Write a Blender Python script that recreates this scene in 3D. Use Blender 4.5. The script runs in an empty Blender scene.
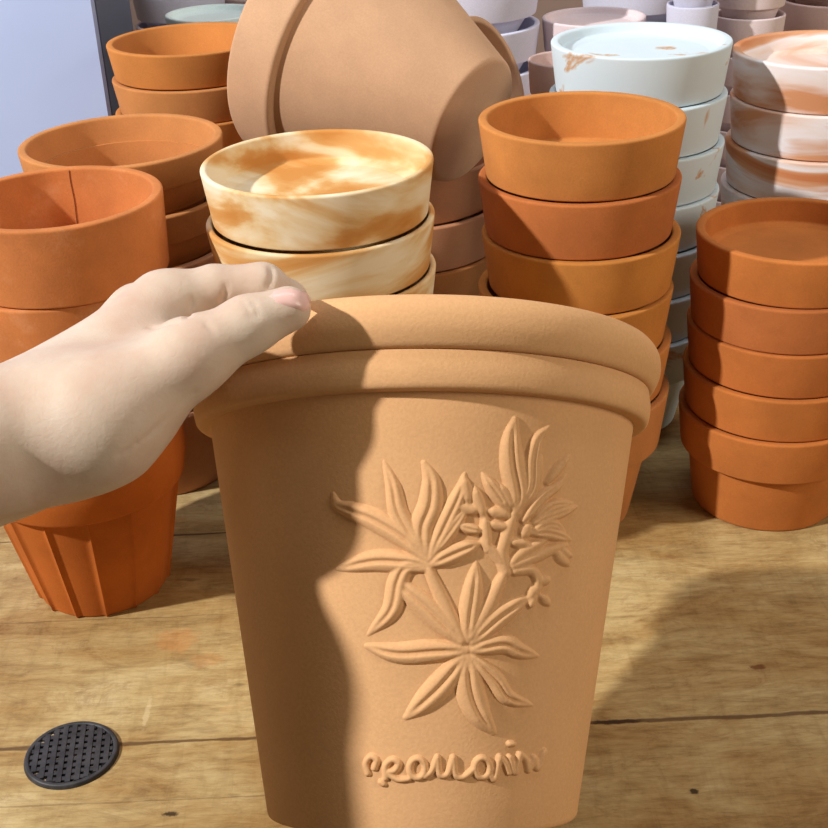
import bpy, bmesh, math, random
import numpy as np
from mathutils import Vector, Matrix

random.seed(4)
rng = np.random.default_rng(4)
SC = bpy.context.scene
COL = SC.collection
F = 1250.0                      # focal length in pixels of the 828 frame
CAM_H, PITCH, ROLL = 0.422, 28.0, 2.4

# ------------------------------------------------------------------ camera
cd = bpy.data.cameras.new('camera')
cam = bpy.data.objects.new('camera', cd)
COL.objects.link(cam)
cd.sensor_width = 36.0
cd.lens = 36.0 * F / 828.0
cd.clip_start = 0.01
CM = (Matrix.Translation((0, 0, CAM_H)) @ Matrix.Rotation(math.radians(90 - PITCH), 4, 'X')
      @ Matrix.Rotation(math.radians(-ROLL), 4, 'Z'))
cam.matrix_world = CM
SC.camera = cam
CM3 = np.array(CM.to_3x3())


def c2w(p):
    """camera frame (x right, y down, z forward) -> world, array or tuple"""
    p = np.asarray(p, float)
    q = p * np.array([1, -1, -1])
    return q @ CM3.T + np.array([0, 0, CAM_H])


def d2w(v):
    return (np.asarray(v, float) * np.array([1, -1, -1])) @ CM3.T


def pix(px, py, z):
    return np.array([(px - 414) / F * z, (py - 414) / F * z, z])


def at_y(px, py, Y):
    d = d2w([(px - 414) / F, (py - 414) / F, 1])
    t = Y / d[1]
    return np.array([0, 0, CAM_H]) + d * t


def at_z(px, py, Z):
    d = d2w([(px - 414) / F, (py - 414) / F, 1])
    t = (Z - CAM_H) / d[2]
    return np.array([0, 0, CAM_H]) + d * t


# ------------------------------------------------------------------ materials
def new_mat(name):
    m = bpy.data.materials.new(name)
    m.use_nodes = True
    nt = m.node_tree
    b = nt.nodes['Principled BSDF']
    return m, nt, b


def lin(r, g, b):
    def f(c):
        c /= 255.0
        return c / 12.92 if c <= 0.04045 else ((c + 0.055) / 1.055) ** 2.4
    return (f(r), f(g), f(b), 1)


def coords(nt, rnd=True):
    tc = nt.nodes.new('ShaderNodeTexCoord')
    if not rnd:
        return tc.outputs['Object']
    oi = nt.nodes.new('ShaderNodeObjectInfo')
    mul = nt.nodes.new('ShaderNodeMath'); mul.operation = 'MULTIPLY'; mul.inputs[1].default_value = 7.0
    nt.links.new(oi.outputs['Random'], mul.inputs[0])
    add = nt.nodes.new('ShaderNodeVectorMath'); add.operation = 'ADD'
    nt.links.new(tc.outputs['Object'], add.inputs[0]); nt.links.new(mul.outputs[0], add.inputs[1])
    return add.outputs[0]


def noise(nt, vec, scale, detail=4, rough=0.55, dist=0.0, stretch=None):
    n = nt.nodes.new('ShaderNodeTexNoise')
    n.inputs['Scale'].default_value = scale
    n.inputs['Detail'].default_value = detail
    n.inputs['Roughness'].default_value = rough
    n.inputs['Distortion'].default_value = dist
    if stretch:
        mp = nt.nodes.new('ShaderNodeMapping')
        mp.inputs['Scale'].default_value = stretch
        nt.links.new(vec, mp.inputs['Vector']); vec = mp.outputs['Vector']
    nt.links.new(vec, n.inputs['Vector'])
    return n.outputs['Fac']


def ramp(nt, fac, stops, interp='LINEAR'):
    r = nt.nodes.new('ShaderNodeValToRGB')
    r.color_ramp.interpolation = interp
    el = r.color_ramp.elements
    el[0].position, el[0].color = stops[0]
    el[1].position, el[1].color = stops[-1]
    for p, c in stops[1:-1]:
        e = el.new(p); e.color = c
    nt.links.new(fac, r.inputs['Fac'])
    return r.outputs['Color']


def mix(nt, a, b, fac, mode='MIX'):
    n = nt.nodes.new('ShaderNodeMixRGB'); n.blend_type = mode
    for s, v in ((1, a), (2, b), (0, fac)):
        if hasattr(v, 'links') or isinstance(v, bpy.types.NodeSocket):
            nt.links.new(v, n.inputs[s])
        else:
            n.inputs[s].default_value = v
    return n.outputs['Color']


def bump(nt, b, height, strength, dist):
    n = nt.nodes.new('ShaderNodeBump')
    n.inputs['Strength'].default_value = strength
    n.inputs['Distance'].default_value = dist
    nt.links.new(height, n.inputs['Height'])
    nt.links.new(n.outputs['Normal'], b.inputs['Normal'])


def scale_c(c, k):
    return (min(c[0] * k, 1), min(c[1] * k, 1), min(c[2] * k, 1), 1)


def clay(name, rgb, mottle=0.14, dust=None, rough=0.9):
    m, nt, b = new_mat(name)
    base = lin(*rgb)
    v = coords(nt)
    big = noise(nt, v, 28, 4, 0.6)
    col = ramp(nt, big, [(0.3, scale_c(base, 1 - mottle)), (0.72, scale_c(base, 1 + mottle))])
    fine = noise(nt, v, 900, 2, 0.6)
    col = mix(nt, col, ramp(nt, fine, [(0.35, (0.8, 0.78, 0.76, 1)), (0.65, (1, 1, 1, 1))]), 0.35, 'MULTIPLY')
    if dust:
        d = noise(nt, v, 45, 6, 0.7)
        f = ramp(nt, d, [(0.55, (0, 0, 0, 1)), (0.72, (1, 1, 1, 1))])
        col = mix(nt, col, lin(*dust), mix(nt, (0, 0, 0, 1), f, 0.35))
    nt.links.new(col, b.inputs['Base Color'])
    b.inputs['Roughness'].default_value = rough
    b.inputs['Specular IOR Level'].default_value = 0.22
    bump(nt, b, fine, 0.25, 0.0004)
    return m


def marble(name, stops, scale=14, dist=2.2, stretch=(1, 1, 2.2), rough=0.75):
    m, nt, b = new_mat(name)
    v = coords(nt)
    n = noise(nt, v, scale, 5, 0.5, dist, stretch)
    col = ramp(nt, n, [(p, lin(*c)) for p, c in stops])
    fine = noise(nt, v, 700, 2)
    nt.links.new(col, b.inputs['Base Color'])
    b.inputs['Roughness'].default_value = rough
    b.inputs['Specular IOR Level'].default_value = 0.25
    bump(nt, b, fine, 0.15, 0.0003)
    return m


M = {}
M['orange'] = clay('terracotta_orange', (192, 126, 66))
M['orange_red'] = clay('terracotta_red_orange', (188, 112, 56))
M['amber'] = clay('terracotta_amber', (194, 128, 62))
M['rust'] = clay('terracotta_rust', (194, 120, 68), 0.16, (214, 160, 120))
M['rust_deep'] = clay('terracotta_deep_rust', (180, 98, 38))
M['brick'] = clay('terracotta_brick', (184, 110, 60))
M['right_orange'] = clay('terracotta_right_orange', (188, 114, 56))
M['tan'] = clay('terracotta_tan', (197, 158, 126), 0.08)
M['tan_brown'] = clay('terracotta_tan_brown', (188, 126, 74), 0.12)
M['peach'] = clay('terracotta_peach', (213, 166, 119), 0.04)
M['caramel'] = clay('terracotta_caramel', (192, 124, 64), 0.1)
M['pink_tan'] = clay('terracotta_pink_tan', (194, 140, 104), 0.08)
M['cream_marble'] = marble('cream_swirl_clay', [(0.36, (194, 134, 68)), (0.46, (204, 156, 96)), (0.53, (220, 194, 150)), (0.62, (230, 218, 192))], 9, 1.6, (1, 1, 2.6))
M['white_vein'] = marble('white_veined_clay', [(0.3, (202, 218, 230)), (0.6, (204, 220, 230)), (0.64, (190, 150, 112)), (0.69, (204, 218, 228))], 12, 1.5, (1, 1.6, 1.6))
M['brown_swirl'] = marble('brown_white_swirl_clay', [(0.38, (196, 124, 80)), (0.45, (210, 160, 124)), (0.5, (232, 228, 232)), (0.57, (226, 208, 200)), (0.64, (206, 146, 106))], 4.5, 1.6, (0.8, 0.8, 3.6))
M['crack'] = clay('dark_crack', (112, 56, 26))
M['lavender'] = clay('lavender_white_clay', (214, 216, 238), 0.03)
M['pink_white'] = clay('pink_white_clay', (226, 210, 214), 0.05)
M['white'] = clay('white_clay', (226, 244, 246), 0.03)
M['grey_pink'] = clay('grey_pink_clay', (206, 180, 176), 0.06)

# skin
m, nt, b = new_mat('skin'); M['skin'] = m
v = coords(nt, False)
n1 = noise(nt, v, 45, 4, 0.6)
col = ramp(nt, n1, [(0.3, lin(196, 166, 148)), (0.5, lin(200, 178, 160)), (0.7, lin(204, 187, 170))])
n2 = noise(nt, v, 520, 3, 0.6, 0.6)
nt.links.new(col, b.inputs['Base Color'])
b.inputs['Roughness'].default_value = 0.55
b.inputs['Specular IOR Level'].default_value = 0.3
b.inputs['Subsurface Weight'].default_value = 0.12
b.inputs['Subsurface Radius'].default_value = (0.006, 0.0025, 0.0015)
b.inputs['Subsurface Scale'].default_value = 1.0
bump(nt, b, n2, 0.22, 0.0006)
m, nt, b = new_mat('fingernail'); M['nail'] = m
b.inputs['Base Color'].default_value = lin(222, 182, 174)
b.inputs['Roughness'].default_value = 0.3
m, nt, b = new_mat('fingernail_tip'); M['nail_tip'] = m
b.inputs['Base Color'].default_value = lin(236, 214, 206)
b.inputs['Roughness'].default_value = 0.3

# black rubber
m, nt, b = new_mat('black_plastic'); M['black'] = m
v = coords(nt, False)
nt.links.new(ramp(nt, noise(nt, v, 160, 4), [(0.35, lin(34, 34, 38)), (0.7, lin(58, 58, 62))]), b.inputs['Base Color'])
b.inputs['Roughness'].default_value = 0.55
m, nt, b = new_mat('dusty_black_plastic'); M['dusty_black'] = m
v = coords(nt, False)
nt.links.new(ramp(nt, noise(nt, v, 330, 3), [(0.5, lin(24, 24, 27)), (0.6, lin(170, 150, 120))]), b.inputs['Base Color'])
b.inputs['Roughness'].default_value = 0.8


def flat(name, rgb, rough=0.7, mott=0.04, sc=6):
    m, nt, b = new_mat(name)
    base = lin(*rgb)
    nt.links.new(ramp(nt, noise(nt, coords(nt, False), sc, 3), [(0.3, scale_c(base, 1 - mott)), (0.7, scale_c(base, 1 + mott))]), b.inputs['Base Color'])
    b.inputs['Roughness'].default_value = rough
    return m


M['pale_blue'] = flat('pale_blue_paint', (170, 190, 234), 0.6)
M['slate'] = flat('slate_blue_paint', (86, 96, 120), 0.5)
M['wall'] = flat('taupe_wall_paint', (190, 165, 155), 0.9)
M['floor'] = flat('grey_floor', (120, 115, 110), 0.8)
M['grey_wood'] = flat('grey_metal', (90, 88, 85), 0.6)


# ------------------------------------------------------------------ mesh helpers
def mesh_obj(name, verts, faces, mat, parent=None, smooth=True, sharp=38):
    me = bpy.data.meshes.new(name)
    me.from_pydata([tuple(map(float, v)) for v in verts], [], faces)
    me.update()
    bm = bmesh.new(); bm.from_mesh(me)
    bmesh.ops.recalc_face_normals(bm, faces=bm.faces)
    if smooth:
        for f in bm.faces:
            f.smooth = True
        lim = math.radians(sharp)
        for e in bm.edges:
            if len(e.link_faces) == 2 and e.calc_face_angle(0) > lim:
                e.smooth = False
    bm.to_mesh(me); bm.free()
    me.materials.append(mat)
    o = bpy.data.objects.new(name, me)
    COL.objects.link(o)
    if parent is not None:
        o.parent = parent
    return o


def lathe_data(profile, seg=96, closed=False, rfun=None):
    """profile: (r, z) points; r==0 collapses to a pole."""
    verts, rings = [], []
    for (r, z) in profile:
        if r < 1e-6:
            rings.append([len(verts)]); verts.append((0, 0, z))
        else:
            ring = []
            for k in range(seg):
                a = 2 * math.pi * k / seg
                rr = rfun(r, z, a) if rfun else r
                ring.append(len(verts)); verts.append((rr * math.cos(a), rr * math.sin(a), z))
            rings.append(ring)
    faces = []
    n = len(rings)
    for i in range(n if closed else n - 1):
        A, B = rings[i], rings[(i + 1) % n]
        for k in range(seg):
            k2 = (k + 1) % seg
            if len(A) == 1 and len(B) == 1:
                continue
            if len(A) == 1:
                faces.append((A[0], B[k2], B[k]))
            elif len(B) == 1:
                faces.append((A[k], A[k2], B[0]))
            else:
                faces.append((A[k], A[k2], B[k2], B[k]))
    return verts, faces


def rnd_corner(p0, p, p1, rad, n=4):
    """round the corner at p"""
    p0, p, p1 = map(np.array, (p0, p, p1))
    a = (p0 - p) / np.linalg.norm(p0 - p); c = (p1 - p) / np.linalg.norm(p1 - p)
    s, e = p + a * rad, p + c * rad
    out = []
    for i in range(n + 1):
        t = i / n
        out.append(tuple((1 - t) ** 2 * s + 2 * t * (1 - t) * p + t * t * e))
    return out


def round_profile(pts, closed=False):
    """pts: (r, z, rad)"""
    out = []
    n = len(pts)
    for i, q in enumerate(pts):
        r, z, rad = q
        if rad <= 0 or (not closed and (i == 0 or i == n - 1)):
            out.append((r, z)); continue
        a, c = pts[(i - 1) % n], pts[(i + 1) % n]
        out += rnd_corner(a[:2], (r, z), c[:2], rad)
    return out


def tag(o, label, cat, group=None):
    o['label'] = label; o['category'] = cat
    if group:
        o['group'] = group
    return o


def empty(name, loc):
    o = bpy.data.objects.new(name, None)
    o.empty_display_size = 0.02
    COL.objects.link(o); o.location = loc
    return o


def pot_profiles(R, band, total, taper=0.05, inset=0.0065, rb=None, t=0.0052, ledge=None, lip=0.0016, floor=False, plain=False):
    """standard pot: body profile and rim-band profile (z = 0 at the base)"""
    ledge = ledge if ledge else band * 0.75
    Rb = R * (1 - taper)
    bt = Rb - inset
    rb = rb if rb else bt * 0.78
    zb = total - band
    sl = (bt - rb) / max(zb, 1e-4)
    inner_l = bt - t - 0.0006
    body = round_profile([(0, 0, 0), (rb, 0, 0.0018), (bt, zb, 0), (bt + 0.0005, zb + 0.002, 0), (inner_l + 0.002, zb + 0.0021, 0)]) \
        + round_profile([(inner_l, total - ledge - 0.002, 0), (inner_l - sl * (zb - 0.006), 0.006, 0.001), (0, 0.006, 0)])
    if floor:
        body = round_profile([(0, 0, 0), (rb, 0, 0.0018), (bt, zb, 0), (bt + 0.0005, zb + 0.002, 0), (inner_l + 0.002, zb + 0.0021, 0)]) \
            + [(inner_l + 0.002, total - ledge - 0.0005), (0, total - ledge - 0.0008)]
    rim = round_profile([(bt - 0.001, zb, 0.0005), (Rb, zb, 0.0012), (R, total, lip), (R - t, total, lip),
                         (R - t - 0.0016, total - ledge + 0.001, 0.0012), (inner_l, total - ledge - 0.001, 0.0004)], True)
    if plain:      # smooth inner wall without a ledge
        rim = round_profile([(bt - 0.001, zb, 0.0005), (Rb, zb, 0.0012), (R, total, lip), (R - t, total, lip), (inner_l, total - ledge - 0.001, 0.0004)], True)
    return body, rim


def bowl_profile(R, h, taper, t=0.005, floor_d=None, lip=0.0016):
    floor_d = floor_d or h * 0.85
    rb = R * (1 - taper)
    k = floor_d / h
    return round_profile([(0, 0, 0), (rb, 0, 0.002), (R, h, lip), (R - t, h, lip),
                          (R - t - (R - rb) * k, h - floor_d, 0.002), (0, h - floor_d, 0)])


ORD = ['topmost', 'second from top', 'third from top', 'fourth from top', 'fifth from top', 'sixth from top', 'seventh from top', 'eighth from top', 'ninth from top']

STACKS = []


def stack_place(px, py, hw, R):
    z = R * F / hw
    w = c2w(pix(px, py, z))
    return w


def make_stack(key, px, py, hw, R, n, band, base_total, mats, label, name, cat, group, taper=0.05, ledge=None,
               top_ledge=None, pitch=None, base_rb=None, jitter=0.0007, split_base=True, base_fn=None, inset=0.0065, shrink=0.0, t=0.0052, mid_h=None, floor=True, lean=0.0, base_band=None, plain=False):
    w = stack_place(px, py, hw, R)
    X, Y, Zt = w
    pit = (Zt - base_total) / (n - 1) if n > 1 else 0
    if band is None:
        band = pit
    total = mid_h if mid_h else band + 0.010
    STACKS.append((key, X, Y, R, Zt, pit))
    for i in range(n):                    # i = 0 is the top one
        ztop = Zt - i * pit
        last = i == n - 1
        h = base_total if last else total
        jx, jy = (rng.normal(size=2) * jitter if (i and not last) else (0, 0))
        jx += lean * i / (n - 1)
        mt = M[mats[i % len(mats)]]
        Ri = R * (1 - shrink * i)
        lab = label.format(ORD[i])
        zb0 = ztop - h
        if last:
            zb0 = 0.0
        if last and base_fn:
            base_fn((X + jx, Y, 0.0), mt, lab, group)
            continue
        body, rim = pot_profiles(Ri, (base_band or min(band, h * 0.62)) if last else band - 0.0004, h, taper, inset, rb=base_rb if last else None,
                                 ledge=(top_ledge if i == 0 else ledge), t=t, floor=(floor and i == 0), plain=plain)
        if (last and split_base):
            root = empty(name, (X + jx, Y + jy, zb0))
            tag(root, lab, cat, group)
            v, f = lathe_data(body); mesh_obj('body', v, f, mt, root)
            v, f = lathe_data(rim, closed=True); mesh_obj('rim', v, f, mt, root)
        else:
            v1, f1 = lathe_data(body); v2, f2 = lathe_data(rim, closed=True)
            k = len(v1)
            o = mesh_obj(name, v1 + v2, f1 + [tuple(a + k for a in q) for q in f2], mt)
            o.location = (X + jx, Y + jy, zb0)
            o.rotation_euler = (0, 0, random.uniform(0, 6.28))
            tag(o, lab, cat, group)
            if key == 'left' and i == 0:
                # hairline crack running down the back of the inner wall
                inv = CM.inverted()
                def px_of(a):
                    q = inv @ Vector((X + (R - t) * math.cos(a), Y + (R - t) * math.sin(a), Zt))
                    return 414 + F * q.x / -q.z
                aa = min(np.linspace(1.2, 2.4, 400), key=lambda a: abs(px_of(a) - 69)) - o.rotation_euler.z
                vs, fs = [], []
                for k in range(9):
                    zz = h - 0.001 - (top_ledge - 0.002) * k / 8
                    rr_ = R - t - 0.0016 * k / 8 - 0.00025
                    for sgn in (-1, 1):
                        a = aa + sgn * 0.0055 + 0.012 * math.sin(k * 1.1) * 0.4
                        vs.append((rr_ * math.cos(a), rr_ * math.sin(a), zz))
                    if k:
                        fs.append((2 * k - 2, 2 * k - 1, 2 * k + 1, 2 * k))
                ck = mesh_obj('crack', vs, fs, M['crack'], o)
                ck['label'] = 'dark hairline crack'
    return X, Y, Zt


# ------------------------------------------------------------------ setting
def box(name, lo, hi, mat, parent=None, bev=0.0):
    bm = bmesh.new()
    bmesh.ops.create_cube(bm, size=1)
    for v_ in bm.verts:
        v_.co = Vector([lo[i] + (v_.co[i] + 0.5) * (hi[i] - lo[i]) for i in range(3)])
    if bev:
        bmesh.ops.bevel(bm, geom=bm.edges[:], offset=bev, segments=2, affect='EDGES', profile=0.5)
    me = bpy.data.meshes.new(name); bm.to_mesh(me); bm.free()
    me.materials.append(mat)
    o = bpy.data.objects.new(name, me); COL.objects.link(o)
    if parent is not None:
        o.parent = parent
    return o


fl = box('floor', (-2.5, -1.5, -0.80), (2.5, 2.4, -0.75), M['floor']); fl['kind'] = 'structure'
wb = box('wall_back', (-2.5, 1.62, -0.75), (2.5, 1.72, 2.4), M['wall']); wb['kind'] = 'structure'

# table: worn planks
m, nt, b = new_mat('worn_wood'); M['wood'] = m
tc = nt.nodes.new('ShaderNodeTexCoord')
v = tc.outputs['Object']
sA, sB = at_z(185, 741, 0), at_z(612, 722, 0)
slope = (sB[1] - sA[1]) / (sB[0] - sA[0])
grain = noise(nt, v, 1.0, 9, 0.74, 0.8, (26, 85, 1))
fibre = noise(nt, v, 1.0, 6, 0.75, 0.5, (60, 420, 1))
blot = noise(nt, v, 13, 7, 0.68, 0.6, (0.7, 1.5, 1))
patch = noise(nt, v, 30, 9, 0.8, 0.8, (0.9, 1.5, 1))
cross = noise(nt, v, 1.0, 6, 0.7, 0.6, (130, 22, 1))
col = ramp(nt, blot, [(0.28, lin(138, 98, 54)), (0.42, lin(172, 142, 92)), (0.58, lin(192, 170, 122)), (0.78, lin(210, 194, 154))])
col = mix(nt, col, ramp(nt, grain, [(0.32, lin(158, 130, 92)), (0.5, lin(232, 224, 208)), (0.68, (1, 1, 1, 1))]), 0.55, 'MULTIPLY')
col = mix(nt, col, ramp(nt, fibre, [(0.32, lin(160, 135, 105)), (0.55, (1, 1, 1, 1))]), 0.4, 'MULTIPLY')
col = mix(nt, col, ramp(nt, cross, [(0.33, lin(165, 145, 112)), (0.5, (1, 1, 1, 1))]), 0.22, 'MULTIPLY')
pm = ramp(nt, patch, [(0.53, (0, 0, 0, 1)), (0.7, (1, 1, 1, 1))])
col = mix(nt, col, lin(116, 76, 38), mix(nt, (0, 0, 0, 1), pm, 0.6))
# orange clay dust
dn = noise(nt, v, 17, 5, 0.65, 0.3)
dm = ramp(nt, dn, [(0.64, (0, 0, 0, 1)), (0.78, (1, 1, 1, 1))])
col = mix(nt, col, lin(214, 134, 60), mix(nt, (0, 0, 0, 1), dm, 0.45))
# dark knots and nicks
kn = noise(nt, v, 26, 2, 0.4, 0.2, (1, 2.2, 1))
km = ramp(nt, kn, [(0.735, (0, 0, 0, 1)), (0.77, (1, 1, 1, 1))])
col = mix(nt, col, lin(62, 40, 22), mix(nt, (0, 0, 0, 1), km, 0.8))
# board seams
sep = nt.nodes.new('ShaderNodeSeparateXYZ'); nt.links.new(v, sep.inputs[0])


def mth(op, a, b_=None, clamp=False):
    n_ = nt.nodes.new('ShaderNodeMath'); n_.operation = op; n_.use_clamp = clamp
    for i_, q in enumerate((a, b_)):
        if q is None:
            continue
        if isinstance(q, (int, float)):
            n_.inputs[i_].default_value = q
        else:
            nt.links.new(q, n_.inputs[i_])
    return n_.outputs[0]


along = mth('SUBTRACT', sep.outputs['Y'], mth('MULTIPLY', sep.outputs['X'], float(slope)))
wob = noise(nt, v, 1.0, 4, 0.6, 0, (30, 6, 1))
along = mth('ADD', along, mth('MULTIPLY', mth('SUBTRACT', wob, 0.5), 0.0035))
wid = noise(nt, v, 1.0, 3, 0.6, 0, (22, 2, 1))
seam_total = None


def seam_at(px, py):
    p = at_z(px, py, 0)
    return float(p[1] - slope * p[0])


for (px, py, w0, amt) in ((185, 741, 0.0021, 0.8), (200, 615, 0.0006, 0.35), (200, 534, 0.0013, 0.9), (120, 802, 0.0007, 0.3)):
    d = mth('ABSOLUTE', mth('SUBTRACT', along, seam_at(px, py)))
    ww = mth('MULTIPLY', mth('SUBTRACT', wid, 0.25), w0 * 3.0)
    s_ = mth('MULTIPLY', mth('SUBTRACT', 1.0, mth('DIVIDE', d, mth('MAXIMUM', ww, 0.0001)), True), amt)
    s_ = mth('MINIMUM', mth('MULTIPLY', s_, 1.8), amt)
    s_ = mth('MAXIMUM', s_, 0.0)
    if py != 741:
        s_ = mth('MULTIPLY', s_, mth('MULTIPLY', mth('SUBTRACT', 0.0, sep.outputs['X']), 25.0, True))
    seam_total = s_ if seam_total is None else mth('MAXIMUM', seam_total, s_)
col = mix(nt, col, lin(78, 50, 28), seam_total)
# a few dark nicks and one orange clay smear
nz = mth('SUBTRACT', noise(nt, v, 190, 6, 0.75), 0.5)
for (px, py, rx, ry, rgb, amt) in ((171, 814, 0.0035, 0.0016, (44, 26, 14), 0.9), (694, 791, 0.0022, 0.0018, (40, 22, 10), 0.9), (614, 722, 0.013, 0.0017, (50, 30, 12), 0.85),
                                   (758, 667, 0.0045, 0.0022, (96, 48, 12), 0.8), (176, 640, 0.012, 0.010, (200, 124, 62), 0.3), (206, 660, 0.009, 0.006, (200, 130, 66), 0.22),
                                   (147, 713, 0.0015, 0.012, (224, 206, 164), 0.3)):
    c_ = at_z(px, py, 0)
    dx_ = mth('DIVIDE', mth('SUBTRACT', sep.outputs['X'], float(c_[0])), rx)
    dy_ = mth('DIVIDE', mth('SUBTRACT', sep.outputs['Y'], float(c_[1])), ry)
    rr_ = mth('ADD', mth('SQRT', mth('ADD', mth('MULTIPLY', dx_, dx_), mth('MULTIPLY', dy_, dy_))), mth('MULTIPLY', nz, 2.6))
    mk = mth('MULTIPLY', mth('MULTIPLY', mth('SUBTRACT', 1.15, rr_), 2.0, True), amt)
    col = mix(nt, col, lin(*rgb), mk)
nt.links.new(col, b.inputs['Base Color'])
b.inputs['Roughness'].default_value = 0.6
b.inputs['Specular IOR Level'].default_value = 0.25
hgt = mth('SUBTRACT', mth('ADD', mth('MULTIPLY', grain, 0.5), mth('MULTIPLY', fibre, 0.25)), mth('MULTIPLY', seam_total, 1.2))
bump(nt, b, hgt, 0.5, 0.0012)

table = empty('table', (0, 0.9, -0.75))
tag(table, 'long worn plank table carrying all the pots', 'table')
tt = box('tabletop', (-1.25, 0.22, -0.04), (1.25, 1.5, 0.0), M['wood']); tt.parent = table; tt.location = (0, -0.9, 0.75)
for sx in (-1.15, 1.15):
    for sy in (0.3, 1.42):
        lg = box('leg', (sx - 0.035, sy - 0.035 - 0.9, 0.0), (sx + 0.035, sy + 0.035 - 0.9, 0.71), M['wood'], table)

# pale blue cabinet at back left
eA = at_y(89, 0, 1.0); eB = at_y(108, 90, 1.0)
cab = empty('cabinet', (-0.24, 1.0, 0.0))
tag(cab, 'tall pale blue cabinet with a dark slate edge at the back left', 'cabinet')
xr = (eA[0] + eB[0]) / 2 + 0.24
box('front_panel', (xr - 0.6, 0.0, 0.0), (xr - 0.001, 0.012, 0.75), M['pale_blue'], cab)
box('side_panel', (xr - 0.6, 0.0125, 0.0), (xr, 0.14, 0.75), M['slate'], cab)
cab.rotation_euler = (0, 0, 0)
cab.location.z = 0.0005
# ------------------------------------------------------------------ stacks in front
T = 'terracotta'
make_stack('mid', 581.5, 115.5, 103.5, 0.0552, 6, None, 0.088, ['orange', 'brick', 'amber', 'amber', 'orange', 'tan_brown'],
           '{} orange terracotta pot of the tall stack behind the planter right edge', 'terracotta_pot', 'pot', 'tall stack of orange terracotta pots', 0.075, 0.017, 0.027, base_band=0.036)
make_stack('right', 797, 228, 99, 0.0558, 5, None, 0.066, ['right_orange', 'brick', 'orange_red', 'right_orange', 'right_orange'],
           '{} terracotta pot of the short stack at the right edge', 'terracotta_pot', 'pot', 'short stack of terracotta pots at the right', 0.05, 0.016, 0.0145, base_rb=0.0435, inset=0.0045, lean=-0.003)


def fluted_pot(loc, mt, lab, group):
    root = empty('fluted_pot', loc); tag(root, lab, 'pot', group)
    R, h, band = 0.0568, 0.112, 0.040
    rb, bt = 0.0370, 0.0515
    NF = 14

    def rf(r, z, a):
        # concave flutes with raised ribs, dying out at the floor ring
        c = (a * NF / (2 * math.pi)) % 1.0
        d = abs(c - 0.5) * 2
        g = (1 - min(1, (1 - d) / 0.18)) if d > 0.82 else 0
        return r + 0.0016 * g - 0.0006
    zb = h - band
    prof = [(0, 0), (rb - 0.001, 0.0), (rb, 0.0012)] + [(rb + (bt - rb) * k / 6, 0.0012 + (zb - 0.0012) * k / 6) for k in range(1, 7)]
    inner = [(bt - 0.006, zb), (rb - 0.003, 0.007), (0, 0.007)]
    v1, f1 = lathe_data(prof, 224, False, rf); v2, f2 = lathe_data(inner, 224)
    k = len(v1)
    mesh_obj('body', v1 + v2, f1 + [tuple(a + k for a in q) for q in f2], mt, root, sharp=25)
    rim = round_profile([(bt - 0.001, zb, 0.0006), (0.0545, zb - 0.001, 0.002), (R, zb + 0.012, 0.003), (R + 0.0005, h, 0.002), (R - 0.0055, h, 0.0015), (bt - 0.006, zb + 0.004, 0.001)], True)
    v, f = lathe_data(rim, closed=True); mesh_obj('rim', v, f, mt, root)


make_stack('left', 56, 196, 105.5, 0.0525, 4, None, 0.112, ['rust', 'rust', 'rust_deep', 'rust_deep'],
           '{} rust terracotta pot of the near left stack, behind the hand', 'terracotta_bowl', 'pot', 'near left stack of rust terracotta pots', 0.03, 0.026, 0.033, base_fn=fluted_pot, lean=-0.011, inset=0.0085)
make_stack('beige', 317, 160, 117, 0.0592, 7, None, 0.068, ['cream_marble'],
           '{} cream swirled clay bowl of the stack behind the thumb', 'marbled_bowl', 'bowl', 'stack of cream swirled bowls', 0.064, 0.014, 0.016, t=0.0036)
make_stack('leftback', 121, 139, 101, 0.0600, 6, 0.018, 0.064, ['tan_brown', 'tan_brown', 'pink_tan'],
           '{} brown terracotta pot of the stack behind the near left stack', 'terracotta_pot', 'pot', 'back left stack of stepped terracotta pots', 0.035, 0.032, 0.032, mid_h=0.046, inset=0.0035, floor=False, plain=True)
make_stack('farleft', 190, 38, 83, 0.0620, 8, None, 0.06, ['caramel', 'tan_brown', 'caramel'],
           '{} caramel terracotta pot of the stack below the blue cabinet edge', 'terracotta_pot', 'pot', 'far left stack of caramel terracotta pots', 0.06, 0.022, 0.022, floor=False, plain=True)
make_stack('support', 402, 151, 100, 0.0705, 4, None, 0.07, ['pink_tan', 'pink_tan', 'tan_brown'],
           '{} dusky terracotta pot of the stack carrying the tilted pot', 'terracotta_pot', 'pot', 'stack of dusky pots under the tilted pot', 0.07, 0.03, 0.034, floor=False)
make_stack('white', 641, 39, 90, 0.0552, 7, None, 0.075, ['white_vein'],
           '{} white veined pot of the white stack behind the orange stack', 'white_pot', 'pot', 'stack of white veined pots', 0.07, 0.017, 0.0065)
make_stack('marble', 827, 48, 92, 0.0585, 7, None, 0.07, ['brown_swirl'],
           '{} brown and white swirled pot of the stack in the upper right corner', 'marbled_pot', 'pot', 'stack of brown and white swirled pots', 0.05, 0.016, 0.013)


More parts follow.
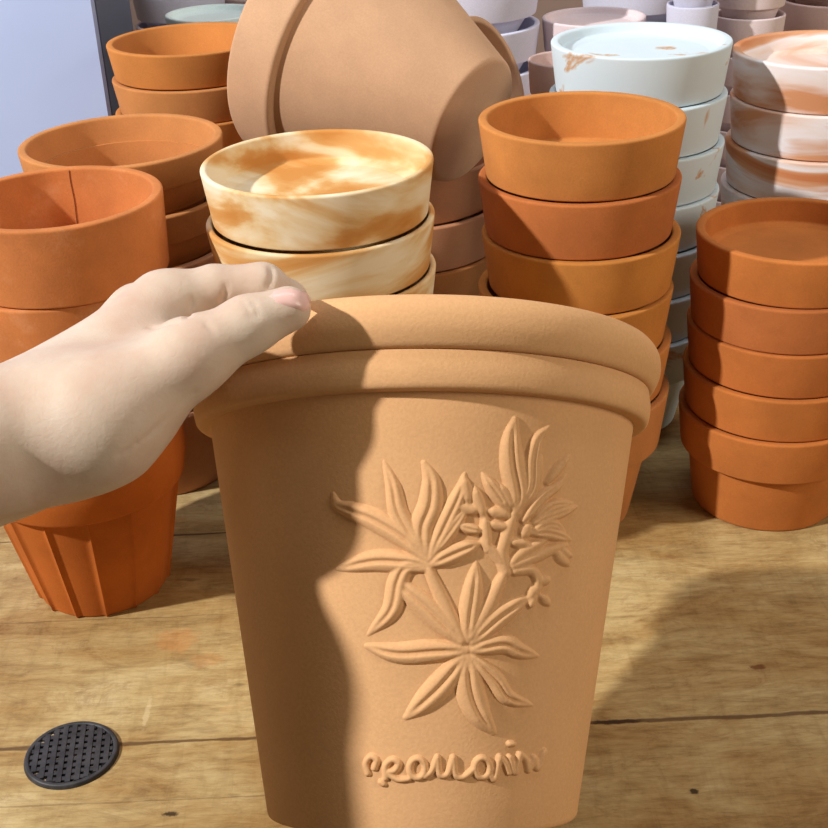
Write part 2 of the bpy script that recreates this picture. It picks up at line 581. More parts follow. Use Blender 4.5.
# ------------------------------------------------------------------ rear rows
def rear(key, px, hw, R, lips, n_up, mats, what, where, taper=0.06, cat='pot', base=0.07, name='pale_pot', shallow=False):
    """lips: front-lip py of the highest rim; the stack goes down to the table"""
    py = lips
    w = stack_place(px, py, hw, R)
    X, Y, Zt = w
    n = 0
    pit = 0.034
    Zt2 = Zt + n_up * pit
    n = max(2, int(round((Zt2 - base) / pit)) + 1)
    pit = (Zt - base) / (n - 1 - n_up) if (n - 1 - n_up) > 0 else pit
    Zt2 = Zt + n_up * pit
    STACKS.append((key, X, Y, R, Zt2, pit))
    band = pit
    for i in range(n):
        last = i == n - 1
        h = base if last else band + 0.009
        zt = Zt2 - i * pit
        mt = M[mats[i % len(mats)]]
        body, rim = pot_profiles(R, min(band, h * .62) - 0.0004, h, taper, inset=min(0.0065, R * 0.12), t=min(0.0052, R * 0.09), ledge=0.006 if (shallow and i == 0) else 0.018, floor=shallow and i == 0)
        v1, f1 = lathe_data(body, 64); v2, f2 = lathe_data(rim, 64, True)
        k = len(v1)
        o = mesh_obj(name, v1 + v2, f1 + [tuple(a + k for a in q) for q in f2], mt)
        o.location = (X, Y, 0 if last else zt - h)
        tag(o, '{} {} in the stack {}'.format(ORD[i], what, where), cat, 'rear stack ' + where)


rear('lav_a', 470, 70, 0.0600, 23, 2, ['lavender'], 'lavender white pot', 'behind the tilted pot', name='lavender_pot')
rear('pink_a', 594, 52, 0.0445, 16, 0, ['pink_white'], 'pink white pot', 'peeking left behind the white pots', name='pink_pot', shallow=True)
rear('pink_b', 566, 38, 0.0285, 58, 0, ['grey_pink'], 'small pink pot', 'touching the white pots on their left', name='pink_pot', base=0.05)
rear('lav_b', 636, 55, 0.0560, -20, 1, ['lavender'], 'lavender pot', 'rising behind the white pots', name='lavender_pot')
rear('lav_c', 693, 26, 0.0215, 3, 1, ['lavender'], 'slim lavender pot', 'right of the tall lavender pots', name='lavender_pot', base=0.05)
rear('white_c', 749, 36, 0.0310, 13, 1, ['pink_white'], 'pale pink pot', 'left of the swirled pots', name='pink_pot', base=0.05)
rear('tan_c', 832, 50, 0.0450, -2, 1, ['grey_pink'], 'grey pink pot', 'behind the swirled pots', name='grey_pink_pot')
rear('white_l', 182, 46, 0.0460, 22, 1, ['lavender'], 'white pot', 'beside the blue cabinet', name='white_pot')
rear('cyan_l', 212, 47, 0.0410, 12, 0, ['white'], 'bright white bowl', 'behind the caramel pots', name='white_bowl', cat='bowl', shallow=True)
rear('far_l', 262, 46, 0.0480, -8, 1, ['grey_pink'], 'dusky pink pot', 'behind the tilted pot mouth', name='grey_pink_pot')

# ------------------------------------------------------------------ tilted pot
def orient(o, origin_cam, up_cam, spin=0.0):
    """put a thing's local origin at a camera-frame point, local z along a camera-frame direction"""
    u = Vector(d2w(up_cam)).normalized()
    q = u.to_track_quat('Z', 'Y')
    o.matrix_world = Matrix.Translation(Vector(c2w(origin_cam))) @ q.to_matrix().to_4x4() @ Matrix.Rotation(spin, 4, 'Z')


tp = empty('terracotta_pot', (0, 0, 0))
tag(tp, 'large tan terracotta pot tipped on its side on top of the stacks', 'pot')
tR, tb, tbt, tL, tband = [q * 0.975 for q in (0.0865, 0.0410, 0.0785, 0.132, 0.034)]
body = round_profile([(0, 0, 0), (tb, 0, 0.003), (tbt, tL - tband, 0), (tbt + 0.001, tL - tband + 0.003, 0), (tbt - 0.006, tL - tband + 0.003, 0), (tb - 0.005, 0.008, 0.002), (0, 0.008, 0)])
v, f = lathe_data(body, 128); mesh_obj('body', v, f, M['tan'], tp)
rim = round_profile([(tbt - 0.002, tL - tband, 0.0008), (tR - 0.002, tL - tband, 0.003), (tR, tL, 0.003), (tR - 0.009, tL, 0.003), (tbt - 0.007, tL - tband + 0.002, 0.001)], True)
v, f = lathe_data(rim, 128, True); mesh_obj('rim', v, f, M['tan'], tp)
orient(tp, pix(474, 122, 0.765), (-0.77, -0.515, 0.375))

sp = empty('terracotta_pot', (0, 0, 0))
tag(sp, 'terracotta pot lying behind the tipped tan pot, only its rim showing', 'pot')
body, rim = pot_profiles(0.049, 0.02, 0.050, 0.06)
v, f = lathe_data(body); mesh_obj('body', v, f, M['tan'], sp)
v, f = lathe_data(rim, closed=True); mesh_obj('rim', v, f, M['tan'], sp)
orient(sp, pix(437, 100, 0.965), (0.80, -0.15, -0.58))

# ------------------------------------------------------------------ grommet
g0 = at_z(72, 755.5, 0.0)
gr = empty('cable_grommet', (g0[0], g0[1], 0.0))
tag(gr, 'round black plastic cable grommet with a mesh face set in the table', 'grommet')
GR = 0.0226
prof = round_profile([(GR - 0.0032, 0.0002, 0), (GR - 0.0026, 0.0022, 0.0006), (GR - 0.0006, 0.0022, 0.0008), (GR, 0.0, 0)], True)
v, f = lathe_data(prof, 96, True); mesh_obj('ring', v, f, M['black'], gr)
v, f = lathe_data([(0, 0.0), (GR - 0.003, 0.0), (GR - 0.003, 0.0007), (0, 0.0007)], 96); mesh_obj('backing', v, f, M['dusty_black'], gr)
bmv, bmf = [], []
def addbar(x0, x1, y0, y1, z0, z1):
    k = len(bmv)
    for z in (z0, z1):
        bmv.extend([(x0, y0, z), (x1, y0, z), (x1, y1, z), (x0, y1, z)])
    for q in ((0, 3, 2, 1), (4, 5, 6, 7), (0, 1, 5, 4), (1, 2, 6, 5), (2, 3, 7, 6), (3, 0, 4, 7)):
        bmf.append(tuple(a + k for a in q))
st = 0.0042
rr = GR - 0.0030
for k in range(-5, 6):
    y = k * st
    if abs(y) < rr:
        hx = math.sqrt(rr * rr - y * y)
        addbar(-hx, hx, y - 0.0012, y + 0.0012, 0.0004, 0.0018)
        hx2 = hx
        addbar(y - 0.0012, y + 0.0012, -hx2, hx2, 0.0004, 0.0021)
gl = mesh_obj('mesh_face', bmv, bmf, M['black'], gr, smooth=False)
gr.rotation_euler = (0, 0, 0.12)

# ------------------------------------------------------------------ the held planter
PC = np.array([0.0030, -0.0234, 0.4909]); PTH = math.radians(10.28)
PU = np.array([0, -math.cos(PTH), math.sin(PTH)])
PL, PRB, PH1, PH2, PRT = 0.1738, 0.0563, 0.0182, 0.0311, 0.0810
pl = empty('planter', (0, 0, 0))
tag(pl, 'large peach terracotta planter with raised flower relief, held by the hand', 'planter')
L = PL


def ax(h):
    return L - h


body = [(0, 0), (PRB - 0.003, 0)] + rnd_corner((PRB - 0.003, 0), (PRB, 0), (PRT, ax(PH2)), 0.0024)[1:] + \
    [(PRB + (PRT - PRB) * k / 8, ax(PH2) * k / 8) for k in range(1, 9)] + [(PRT, ax(PH2) + 0.001), (PRT - 0.007, ax(PH2) + 0.001), (PRB - 0.006, 0.009), (0, 0.009)]
v, f = lathe_data(body, 256); mesh_obj('body', v, f, M['peach'], pl)
rim_prof = []
# lower ring (collar): slightly concave band with rounded lower edge
collar = round_profile([(PRT - 0.004, ax(PH2), 0.0006), (0.0862, ax(PH2), 0.0020), (0.0878, ax(PH2 - 0.006), 0.003), (0.0872, ax(PH1), 0.0005), (PRT - 0.004, ax(PH1), 0.0005)], True)
v, f = lathe_data(collar, 256, True); mesh_obj('collar', v, f, M['peach'], pl, sharp=75)
roll = round_profile([(PRT - 0.004, ax(PH1) + 0.0001, 0.0005), (0.0886, ax(PH1) + 0.0001, 0.0022), (0.0922, ax(0.0115), 0.0035), (0.0918, ax(0.0045), 0.0028), (0.0882, ax(0), 0.0022), (0.0815, ax(0), 0.002), (PRT - 0.0065, ax(PH1), 0.001)], True)
v, f = lathe_data(roll, 256, True); mesh_obj('rim', v, f, M['peach'], pl, sharp=75)
orient(pl, PC - PU * PL, PU)


# relief: raised leaves following the body surface
def seg_field(X, Y, pts, hw, H, groove=0.5, tip=0.9, root=0.55):
    pts = np.array(pts, float)
    # resample smooth (Catmull-Rom)
    P = np.vstack([2 * pts[0] - pts[1], pts, 2 * pts[-1] - pts[-2]])
    out = []
    for i in range(1, len(P) - 2):
        for t in np.linspace(0, 1, 9)[:-1]:
            a, b_, c, d = P[i - 1], P[i], P[i + 1], P[i + 2]
            out.append(0.5 * ((2 * b_) + (-a + c) * t + (2 * a - 5 * b_ + 4 * c - d) * t * t + (-a + 3 * b_ - 3 * c + d) * t ** 3))
    out.append(P[-2])
    Q = np.array(out)
    L_ = np.concatenate([[0], np.cumsum(np.linalg.norm(np.diff(Q, axis=0), axis=1))])
    tot = L_[-1]
    best = np.full(X.shape, 1e9); bt = np.zeros(X.shape)
    for i in range(len(Q) - 1):
        A, B = Q[i], Q[i + 1]
        d = B - A; ll = d.dot(d) + 1e-9
        t = np.clip(((X - A[0]) * d[0] + (Y - A[1]) * d[1]) / ll, 0, 1)
        dist = np.hypot(X - (A[0] + t * d[0]), Y - (A[1] + t * d[1]))
        m_ = dist < best
        best = np.where(m_, dist, best); bt = np.where(m_, (L_[i] + t * math.sqrt(ll)) / tot, bt)
    # width along the leaf: root -> full at 45 % -> tip
    w = np.where(bt < 0.45, root + (1 - root) * np.sin(bt / 0.45 * math.pi / 2), np.cos((bt - 0.45) / 0.55 * math.pi / 2 * tip) ** 0.8)
    w = np.maximum(w, 0.12) * hw
    s = best / w
    hgt_ = np.where(s < 1, np.power(np.clip(1 - s * s, 0, 1), 0.6), 0)
    if groove:
        g = np.exp(-(best / (0.17 * hw + 0.3)) ** 2) * np.clip(np.sin(np.clip(bt, 0, 1) * math.pi) * 1.6, 0, 1)
        hgt_ = hgt_ * (1 - groove * g)
    k = np.clip(w / hw * 1.3, 0, 1)
    return hgt_ * H * k


LEAVES = [
    ([(466, 650), (434, 651), (398, 653), (367, 646)], 11.5, 1, .65),
    ([(463, 657), (441, 684), (422, 703), (410, 714), (406, 717)], 12.5, 1, .55),
    ([(467, 658), (470, 690), (479, 714), (493, 732)], 14, 1, .6),
    ([(472, 657), (494, 679), (507, 697), (532, 705)], 9, 1, .6),
    ([(472, 650), (502, 644), (519, 651), (538, 656)], 10, 1, .55),
    ([(472, 642), (495, 620), (514, 606), (530, 596)], 10, 1, .5),
    ([(467, 640), (469, 615), (472, 594), (476, 562)], 10.5, 1, .4),
    ([(460, 642), (430, 611), (406, 589), (396, 573)], 11.5, 1, .5),
    ([(461, 640), (443, 601), (431, 575), (425, 560)], 7, 0, 0),
    ([(470, 636), (488, 607), (498, 585), (506, 568)], 7.5, 0, 0),
    ([(427, 565), (405, 562), (374, 561), (337, 569)], 11, 1, .6),
    ([(427, 560), (404, 538), (377, 521), (354, 511), (338, 505), (333, 493)], 11, 1, .55),
    ([(424, 555), (411, 535), (398, 511), (393, 486), (384, 461)], 9, 1, .5),
    ([(425, 555), (422, 528), (430, 505), (431, 481), (424, 463)], 12, 1, .5),
    ([(430, 558), (444, 527), (459, 494), (465, 473)], 9, 1, .4),
    ([(434, 553), (457, 521), (468, 505)], 7, 1, .3),
    ([(432, 564), (457, 552), (480, 543)], 9.5, 1, .5),
    ([(425, 568), (407, 567), (398, 581), (391, 610), (368, 635)], 10, 1, .5),
    ([(456, 506), (468, 509), (480, 512)], 7, 0, 0), ([(458, 525), (470, 529), (483, 531)], 6, 1, .3),
    ([(483, 516), (477, 500), (474, 485)], 7, 0, 0), ([(467, 503), (465, 490), (463, 475)], 7, 0, 0),
    ([(487, 550), (485, 530), (484, 512)], 6, 0, 0),
    ([(488, 511), (498, 513), (510, 516)], 7, 0, 0), ([(489, 523), (498, 526), (509, 527)], 6, 0, 0),
    ([(505, 572), (501, 553), (506, 535), (514, 510)], 7, 0, 0),
    ([(503, 566), (493, 552), (480, 541)], 5.5, 0, 0),
    ([(515, 512), (517, 493), (512, 464), (511, 439), (515, 419)], 12, 1, .6),
    ([(519, 507), (530, 487), (532, 458), (537, 439), (550, 426)], 8, 1, .4),
    ([(546, 483), (556, 470), (570, 454)], 5, 0, 0), ([(522, 521), (541, 497), (556, 486), (566, 474)], 6, 1, .3),
    ([(532, 495), (537, 475), (541, 455)], 4.5, 0, 0),
    ([(532, 522), (551, 506), (573, 503)], 6, 1, .4), ([(532, 523), (553, 515), (577, 506)], 6, 1, .3),
    ([(532, 530), (550, 524), (565, 532)], 6, 1, .3), ([(531, 533), (548, 533), (571, 540)], 7, 1, .4),
    ([(506, 509), (494, 491), (482, 473)], 7, 1, .4), ([(511, 508), (504, 494), (497, 482)], 6, 0, 0),
    ([(521, 537), (525, 530), (528, 522)], 7, 0, 0), ([(509, 542), (518, 543), (529, 543)], 6, 0, 0),
    ([(506, 568), (521, 553), (548, 538)], 6.5, 0, 0), ([(512, 566), (536, 556), (556, 547), (565, 545)], 6.5, 0, 0),
    ([(554, 550), (560, 558), (569, 566)], 6, 0, 0), ([(560, 548), (566, 554), (572, 556)], 5, 0, 0),
    ([(514, 571), (530, 570), (537, 580), (534, 592)], 6, 0, 0), ([(538, 582), (545, 580), (550, 578)], 5.5, 0, 0),
    ([(534, 594), (531, 601), (528, 609)], 5, 0, 0), ([(539, 595), (544, 600), (549, 606)], 5.5, 0, 0),
    ([(528, 598), (536, 588), (542, 586)], 6.5, 0, 0),
]


def D(*p):
    return [(350 + x / 3.943, 730 + y / 3.943) for x, y in p]


def oval(cx, cy, rx, ry):
    return D(*[(cx + rx * math.cos(a), cy + ry * math.sin(a)) for a in np.linspace(0, 2 * math.pi, 13)])


STROKES = [D((72, 170), (64, 130), (84, 104), (106, 118), (98, 150)), D((124, 204), (134, 212)),
           D((142, 188), (142, 140), (168, 116), (192, 130), (178, 158), (150, 166), (190, 194), (232, 192)),
           oval(266, 150, 30, 38), D((296, 182), (322, 160), (344, 106)), D((344, 108), (352, 172), (384, 172), (406, 108)),
           D((406, 108), (414, 172), (440, 186), (470, 168), (488, 150)),
           oval(520, 148, 30, 38), D((548, 180), (568, 190), (588, 104)), D((588, 108), (608, 130), (622, 168)),
           D((628, 106), (640, 166)), D((628, 54), (642, 54)),
           D((650, 166), (668, 92)), D((668, 94), (690, 116), (700, 158)), D((700, 158), (722, 108)), D((722, 108), (736, 150), (764, 82))]


def body_point(PX, PY):
    """pixel rays -> point and normal on the planter body (camera frame)"""
    d = np.stack([(PX - 414) / F, (PY - 414) / F, np.ones_like(PX)], -1)
    B = PC - PU * PL
    k = (PRT - PRB) / (PL - PH2)
    # |q - (q.u)u|^2 = (rb + k q.u)^2 , q = t d - B
    du = d @ PU; Bu = B @ PU
    dp = d - du[..., None] * PU; Bp = B - Bu * PU
    r0 = PRB - k * Bu
    a = (dp ** 2).sum(-1) - (k * du) ** 2
    b_ = -2 * (dp @ Bp) - 2 * r0 * k * du
    c = (Bp ** 2).sum() - r0 ** 2
    t = (-b_ - np.sqrt(np.maximum(b_ * b_ - 4 * a * c, 0))) / (2 * a)
    q = t[..., None] * d
    w = q - B; wp = w - (w @ PU)[..., None] * PU
    nrm = wp / np.linalg.norm(wp, axis=-1, keepdims=True) - k * PU
    nrm /= np.linalg.norm(nrm, axis=-1, keepdims=True)
    return q, nrm


def relief(name, x0, x1, y0, y1, step, items, scale):
    xs = np.arange(x0, x1, step); ys = np.arange(y0, y1, step)
    X, Y = np.meshgrid(xs, ys)
    h = np.zeros(X.shape)
    for it in items:
        pts, hw, H, gv, tip, root = it
        P = np.array(pts); pad = hw + 3
        ix0 = max(int((P[:, 0].min() - pad - x0) / step), 0); ix1 = int((P[:, 0].max() + pad - x0) / step) + 1
        iy0 = max(int((P[:, 1].min() - pad - y0) / step), 0); iy1 = int((P[:, 1].max() + pad - y0) / step) + 1
        sl = (slice(iy0, iy1), slice(ix0, ix1))
        hh = seg_field(X[sl], Y[sl], pts, hw, H, gv, tip, root)
        h[sl] = np.maximum(h[sl], hh)
    for _ in range(2):
        p = np.pad(h, 1, mode='edge')
        h = (p[1:-1, 1:-1] * 4 + (p[:-2, 1:-1] + p[2:, 1:-1] + p[1:-1, :-2] + p[1:-1, 2:]) * 2 + p[:-2, :-2] + p[2:, 2:] + p[:-2, 2:] + p[2:, :-2]) / 16
    q, n = body_point(X, Y)
    pos = q + n * (h * scale - 0.00012)[..., None]
    act = h > 0.02
    a4 = act[:-1, :-1] | act[1:, :-1] | act[:-1, 1:] | act[1:, 1:]
    idx = -np.ones(X.shape, int)
    use = np.zeros(X.shape, bool)
    use[:-1, :-1] |= a4; use[1:, :-1] |= a4; use[:-1, 1:] |= a4; use[1:, 1:] |= a4
    idx[use] = np.arange(use.sum())
    jj, ii = np.nonzero(a4)
    faces = np.stack([idx[jj, ii], idx[jj + 1, ii], idx[jj + 1, ii + 1], idx[jj, ii + 1]], -1)
    W = c2w(pos[use])
    inv = np.array(pl.matrix_world.inverted())
    Lc = W @ inv[:3, :3].T + inv[:3, 3]
    me = bpy.data.meshes.new(name)
    me.from_pydata(Lc.tolist(), [], faces.tolist())
    me.update()
    for pgn in me.polygons:
        pgn.use_smooth = True
    me.materials.append(M['peach'])
    o = bpy.data.objects.new(name, me); COL.objects.link(o); o.parent = pl
    return o


rl = relief('flower_relief', 325, 585, 412, 738, 0.8,
            [(p, hw * (1.06 if g else 1.0), 1.0 if g else 0.8, gv * 0.9 if g else 0, (0.88 if hw > 11 else 0.93) if g else (0.7 if len(p) > 3 else 0.9), 0.5 if g else (0.9 if len(p) > 3 else 0.55)) for (p, hw, g, gv) in LEAVES], 0.0021)
rl['label'] = 'raised leaves and blossoms'
rt_ = relief('lettering', 358, 552, 735, 792, 0.6, [(s, 3.6, 1.0, 0, 0.3, 1.0) for s in STROKES], 0.0014)
rt_['label'] = 'raised cursive word'


# ------------------------------------------------------------------ hand and forearm (one implicit surface)
def J(px, py, z, rpx=None, r=None):
    p = pix(px, py, z)
    return (p, r if r else rpx * z / F)


W1 = J(15, 438, 0.386, 66); W2 = J(15, 440, 0.412, 66)
ELB = (np.array([-0.320, 0.118, 0.250]), 0.034)
ELB2 = (np.array([-0.320, 0.115, 0.285]), 0.034)
CONES = []       # (group, a, ra, b, rb)


def cone(g, A, B):
    CONES.append((g, A[0], A[1], B[0], B[1]))


FOR = (np.array([-0.164, 0.0205, 0.351]), 0.0228)
cone('arm', ELB, FOR); cone('arm', FOR, W1); cone('arm', ELB2, W2)
carp1 = J(75, 425, 0.390, 58); carp2 = J(75, 412, 0.425, 56)
cone('arm', W1, carp1); cone('arm', W2, carp2)
iM = J(165, 308, 0.430, 28.5); mM = J(140, 316, 0.452, 29); rM = J(122, 332, 0.470, 27); pM = J(110, 352, 0.484, 24)
cone('arm', carp1, iM); cone('arm', carp2, mM); cone('arm', carp2, rM); cone('arm', J(75, 425, 0.44, 44), pM)
cone('arm', J(60, 400, 0.405, 50), iM)
# thenar + thumb
tC = J(105, 420, 0.384, 52); tM = J(190, 358, 0.388, 36); tI = J(248, 325, 0.392, 28.5); tT = J(288, 309, 0.3945, 23)
cone('arm', carp1, tC)
cone('arm', tC, tM); cone('thumb', tM, tI); cone('thumb', tI, tT)
cone('arm', J(140, 398, 0.400, 40), J(188, 348, 0.402, 30))   # web
# index finger
iP = J(262, 288, 0.437, 24.5); iD = J(287, 300, 0.447, 19.5); iT = J(291, 332, 0.447, 16)
iX = J(214, 291, 0.434, 25.5)
cone('index', iM, iX); cone('index', iX, iP); cone('index', iP, iD); cone('index', iD, iT)
mP = J(232, 302, 0.465, 23); mD = J(262, 318, 0.474, 19); mT = J(268, 352, 0.473, 16)
cone('middle', mM, mP); cone('middle', mP, mD); cone('middle', mD, mT)
rP = J(200, 322, 0.490, 21); rD = J(232, 338, 0.500, 18); rT = J(238, 368, 0.499, 15)
cone('ring', rM, rP); cone('ring', rP, rD); cone('ring', rD, rT)
pP = J(158, 352, 0.506, 19); pD = J(178, 376, 0.508, 17); pT = J(172, 402, 0.500, 14.5)
cone('pinky', pM, pP); cone('pinky', pP, pD); cone('pinky', pD, pT)
GK = {'arm': 0.012, 'thumb': 0.0035, 'index': 0.0025, 'middle': 0.0025, 'ring': 0.0025, 'pinky': 0.0025}


def smin(a, b_, k):
    h_ = np.clip(0.5 + 0.5 * (b_ - a) / k, 0, 1)
    return b_ + (a - b_) * h_ - k * h_ * (1 - h_)


def rcone(P, a, ra, b_, rb):
    ba = b_ - a; l2 = ba @ ba
    t = np.clip(((P - a) @ ba) / l2, 0, 1)
    return np.linalg.norm(P - a - t[:, None] * ba, axis=1) - (ra + (rb - ra) * t)


def hand_sdf(P):
    parts = {}
    for g, a, ra, b_, rb in CONES:
        d = rcone(P, a, ra, b_, rb)
        parts[g] = d if g not in parts else smin(parts[g], d, GK[g])
    d = parts['arm']
    d = smin(d, parts['thumb'], 0.006)
    fing = None
    for g in ('index', 'middle', 'ring', 'pinky'):
        fing = parts[g] if fing is None else smin(fing, parts[g], 0.0012)
    # fingers blend into the palm but the thumb only touches them
    pal = smin(parts['arm'], fing, 0.007)
    d = smin(pal, parts['thumb'], 0.0022)
    d = np.minimum(d, smin(parts['arm'], parts['thumb'], 0.006))
    return d


hand_base = hand_sdf


def march(px):
    px = np.asarray(px, float)
    d = np.stack([(px[:, 0] - 414) / F, (px[:, 1] - 414) / F, np.ones(len(px))], -1)
    t = np.full(len(px), 0.34)
    for _ in range(120):
        t += np.clip(hand_base(t[:, None] * d), -0.002, 0.003) * 0.7
    return t[:, None] * d


GROOVES = []
for pts_, r_ in (([(150, 327), (164, 325), (176, 322)], 0.0007), ([(192, 300), (190, 308), (187, 317)], 0.0008),
                 ([(226, 286), (226, 294), (222, 301)], 0.0007), ([(271, 268), (272, 277), (268, 287)], 0.0008),
                 ([(243, 302), (249, 309), (251, 317)], 0.0003), ([(251, 300), (257, 308), (258, 316)], 0.0003),
                 ([(205, 322), (212, 330)], 0.0004), ([(120, 455), (160, 425), (195, 392)], 0.0003)):
    P_ = march(pts_)
    for a_, b__ in zip(P_[:-1], P_[1:]):
        GROOVES.append((a_, b__, r_))


def hand_sdf(P):
    d = hand_base(P)
    near = np.abs(d) < 0.006
    if near.any():
        Q = P[near]; g = np.full(len(Q), 1.0)
        for a_, b__, r_ in GROOVES:
            g = np.minimum(g, rcone(Q, a_, r_, b__, r_))
        d = d.copy()
        d[near] = -smin(-d[near], g, 0.0014)
    return d


def surface_net(lo, hi, cell):
    n = np.ceil((hi - lo) / cell).astype(int) + 1
    V = np.full(n, 1.0)
    bs = 12
    for i in range(0, n[0], bs):
        for j in range(0, n[1], bs):
            cs = np.array([[lo[0] + (i + bs / 2) * cell, lo[1] + (j + bs / 2) * cell, lo[2] + (k + bs / 2) * cell] for k in range(0, n[2], bs)])
            dc = hand_sdf(cs)
            for kk, k in enumerate(range(0, n[2], bs)):
                i1, j1, k1 = min(i + bs, n[0]), min(j + bs, n[1]), min(k + bs, n[2])
                if abs(dc[kk]) > bs * cell * 0.95 + 0.004:
                    V[i:i1, j:j1, k:k1] = np.sign(dc[kk]); continue
                gi, gj, gk = np.meshgrid(np.arange(i, i1), np.arange(j, j1), np.arange(k, k1), indexing='ij')
                P = np.stack([gi, gj, gk], -1).reshape(-1, 3) * cell + lo
                V[i:i1, j:j1, k:k1] = hand_sdf(P).reshape(gi.shape)
    S = V < 0
    c = [S[dx:n[0] - 1 + dx, dy:n[1] - 1 + dy, dz:n[2] - 1 + dz] for dx in (0, 1) for dy in (0, 1) for dz in (0, 1)]
    tot = sum(q.astype(int) for q in c)
    act = (tot > 0) & (tot < 8)
    I = np.argwhere(act)
    acc = np.zeros((len(I), 3)); cnt = np.zeros(len(I))
    corners = [(dx, dy, dz) for dx in (0, 1) for dy in (0, 1) for dz in (0, 1)]
    for a in corners:
        for ax_ in range(3):
            if a[ax_]:
                continue
            b_ = list(a); b_[ax_] = 1
            va = V[I[:, 0] + a[0], I[:, 1] + a[1], I[:, 2] + a[2]]; vb = V[I[:, 0] + b_[0], I[:, 1] + b_[1], I[:, 2] + b_[2]]
            m_ = (va < 0) != (vb < 0)
            t = np.where(m_, va / np.where(m_, va - vb, 1), 0)
            p = np.tile(np.array(a, float), (len(I), 1)); p[:, ax_] += t
            acc[m_] += p[m_]; cnt[m_] += 1
    pos = (I + acc / cnt[:, None]) * cell + lo
    idx = -np.ones(act.shape, int); idx[act] = np.arange(len(I))
    faces = []
    for ax_ in range(3):
        u_, w_ = (ax_ + 1) % 3, (ax_ + 2) % 3
        sl0 = [slice(None)] * 3; sl1 = [slice(None)] * 3
        sl0[ax_] = slice(0, -1); sl1[ax_] = slice(1, None)
        E = np.argwhere(S[tuple(sl0)] != S[tuple(sl1)])
        E = E[(E[:, u_] > 0) & (E[:, w_] > 0) & (E[:, u_] < n[u_] - 1) & (E[:, w_] < n[w_] - 1)]
        flip = S[E[:, 0], E[:, 1], E[:, 2]]
        o = []
        for (du_, dw_) in ((0, 0), (-1, 0), (-1, -1), (0, -1)):
            q = E.copy(); q[:, u_] += du_; q[:, w_] += dw_
            o.append(idx[q[:, 0], q[:, 1], q[:, 2]])
        Q = np.stack(o, -1)
        Q[flip] = Q[flip][:, ::-1]
        faces.append(Q)
    return pos, np.vstack(faces)


ends = np.array([c[1] for c in CONES] + [c[3] for c in CONES])
rads = np.array([c[2] for c in CONES] + [c[4] for c in CONES])
lo = (ends - rads[:, None]).min(0) - 0.006; hi = (ends + rads[:, None]).max(0) + 0.006
hp, hf = surface_net(lo, hi, 0.0011)
# project back on the implicit surface for smoothness
for _ in range(2):
    e = 0.0004
    d0 = hand_sdf(hp)
    gx = np.stack([hand_sdf(hp + np.eye(3)[k] * e) - d0 for k in range(3)], -1) / e
    gn = np.linalg.norm(gx, axis=1, keepdims=True); gx /= np.maximum(gn, 1e-6)
    hp = hp - gx * np.clip(d0, -0.001, 0.001)[:, None] * 0.8
W = c2w(hp)
org = W.mean(0)
person = empty('person', tuple(c2w(W1[0])))
tag(person, 'bare left hand and forearm gripping the planter rim, thumb in front', 'person')
me = bpy.data.meshes.new('hand')
me.from_pydata((W - np.array(person.location)).tolist(), [], hf.tolist()); me.update()
bm = bmesh.new(); bm.from_mesh(me)
bmesh.ops.smooth_vert(bm, verts=bm.verts, factor=0.5, use_axis_x=True, use_axis_y=True, use_axis_z=True)
bmesh.ops.recalc_face_normals(bm, faces=bm.faces)
for f_ in bm.faces:
    f_.smooth = True
bm.to_mesh(me); bm.free()
me.materials.append(M['skin'])
ho = bpy.data.objects.new('hand', me); COL.objects.link(ho); ho.parent = person


# thumbnail, lying on the thumb tip
def nail():
    out = np.array([(268, 296), (273, 291), (281, 288.5), (291, 288), (300, 289.5), (307, 293), (311, 299), (311.5, 306), (309, 311),
                    (303, 312), (296, 309), (290, 307), (283, 305), (275, 302)], float)
    c = out.mean(0)
    px, rings = [], 7
    for k in range(1, rings + 1):
        px += list(c + (out - c) * k / rings)
    px = np.array([c] + px)
    d = np.stack([(px[:, 0] - 414) / F, (px[:, 1] - 414) / F, np.ones(len(px))], -1)
    t = np.full(len(px), 0.36)
    for _ in range(80):
        t += np.clip(hand_base(t[:, None] * d), -0.002, 0.002) * 0.7
    P = t[:, None] * d
    d0 = hand_sdf(P)
    n_ = np.stack([hand_sdf(P + np.eye(3)[k] * 5e-4) - d0 for k in range(3)], -1); n_ /= np.linalg.norm(n_, axis=1, keepdims=True)
    N = len(out)
    lift = np.array([0.0006] + [0.0006 * (1 - (k / rings) ** 4) - 0.00005 for k in range(1, rings + 1) for _ in range(N)])
    P = P + n_ * lift[:, None]
    faces = [(0, 1 + i, 1 + (i + 1) % N) for i in range(N)]
    for k in range(rings - 1):
        a = 1 + k * N; b_ = a + N
        faces += [(a + i, b_ + i, b_ + (i + 1) % N, a + (i + 1) % N) for i in range(N)]
    Wn = c2w(P) - np.array(person.location)
    o = mesh_obj('thumbnail', Wn, faces, M['nail'], person, sharp=80)
    o['label'] = 'pink thumbnail'
    return o


nail()

# ------------------------------------------------------------------ light
def look(o, target):
    o.rotation_euler = (Vector(target) - o.location).to_track_quat('-Z', 'Y').to_euler()


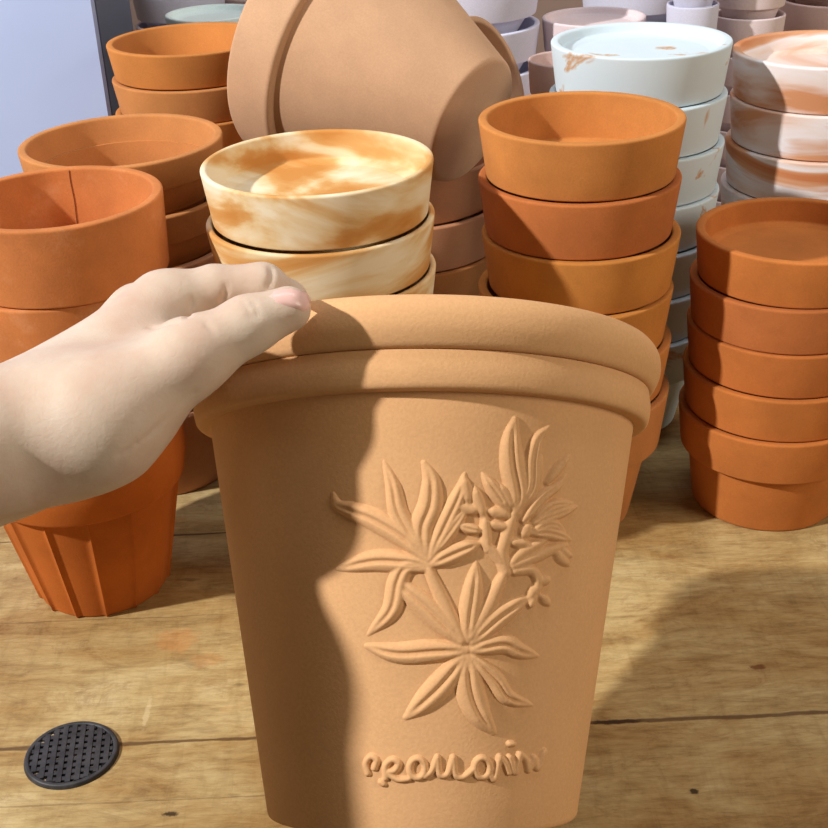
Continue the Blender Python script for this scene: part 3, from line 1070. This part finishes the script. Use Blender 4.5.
def spot(name, az, el, dist, watt, soft, col, tgt):
    az, el = math.radians(az), math.radians(el)
    ld = Vector((math.cos(az) * math.cos(el), math.sin(az) * math.cos(el), -math.sin(el)))
    d_ = bpy.data.lights.new(name, 'SPOT'); d_.energy = watt; d_.color = col
    d_.shadow_soft_size = soft; d_.spot_size = math.radians(80); d_.spot_blend = 0.4
    o_ = bpy.data.objects.new(name, d_); COL.objects.link(o_); o_.location = Vector(tgt) - ld * dist; look(o_, tgt)


spot('shop_spot', 24, 37, 2.2, 235, 0.04, (1.0, 0.97, 0.93), (0.0, 0.62, 0.12))
pd = bpy.data.lights.new('right_fill_panel', 'AREA'); pd.energy = 15; pd.shape = 'RECTANGLE'; pd.size = 0.7; pd.size_y = 0.7; pd.color = (1, 0.87, 0.70)
po = bpy.data.objects.new('right_fill_panel', pd); COL.objects.link(po)  # added soft fill, low at the front right, brightening the planter's right side
az_, el_ = math.radians(148), math.radians(27)
po.location = Vector((0, 0.6, 0.12)) - Vector((math.cos(az_) * math.cos(el_), math.sin(az_) * math.cos(el_), -math.sin(el_))) * 2.0
look(po, (0, 0.6, 0.12))
cd2 = bpy.data.lights.new('rear_fill_lamp', 'AREA'); cd2.energy = 8; cd2.shape = 'RECTANGLE'; cd2.size = 1.2; cd2.size_y = 0.3; cd2.color = (0.86, 0.93, 1.0)
co2 = bpy.data.objects.new('rear_fill_lamp', cd2); COL.objects.link(co2); co2.location = (0.1, 0.75, 1.5); look(co2, (0.1, 1.25, 0.2))  # added cool overhead fill, aimed at the rear rows to brighten them
wd = bpy.data.worlds.new('world'); SC.world = wd; wd.use_nodes = True
wd.node_tree.nodes['Background'].inputs[0].default_value = (1.0, 0.78, 0.50, 1)
wd.node_tree.nodes['Background'].inputs[1].default_value = 0.13

SC.view_settings.view_transform = 'Standard'
SC.view_settings.look = 'None'
SC.view_settings.exposure = 0.1
SC.view_settings.gamma = 1.0
SC.view_settings.use_curve_mapping = False
for s in STACKS:
    print('STACK', s[0], *['%.3f' % q for q in s[1:]])
for i in range(len(STACKS)):
    for j in range(i):
        a, b_ = STACKS[i], STACKS[j]
        g = math.hypot(a[1] - b_[1], a[2] - b_[2]) - a[3] - b_[3]
        if g < 0:
            print('CLASH', a[0], b_[0], '%.3f' % g)
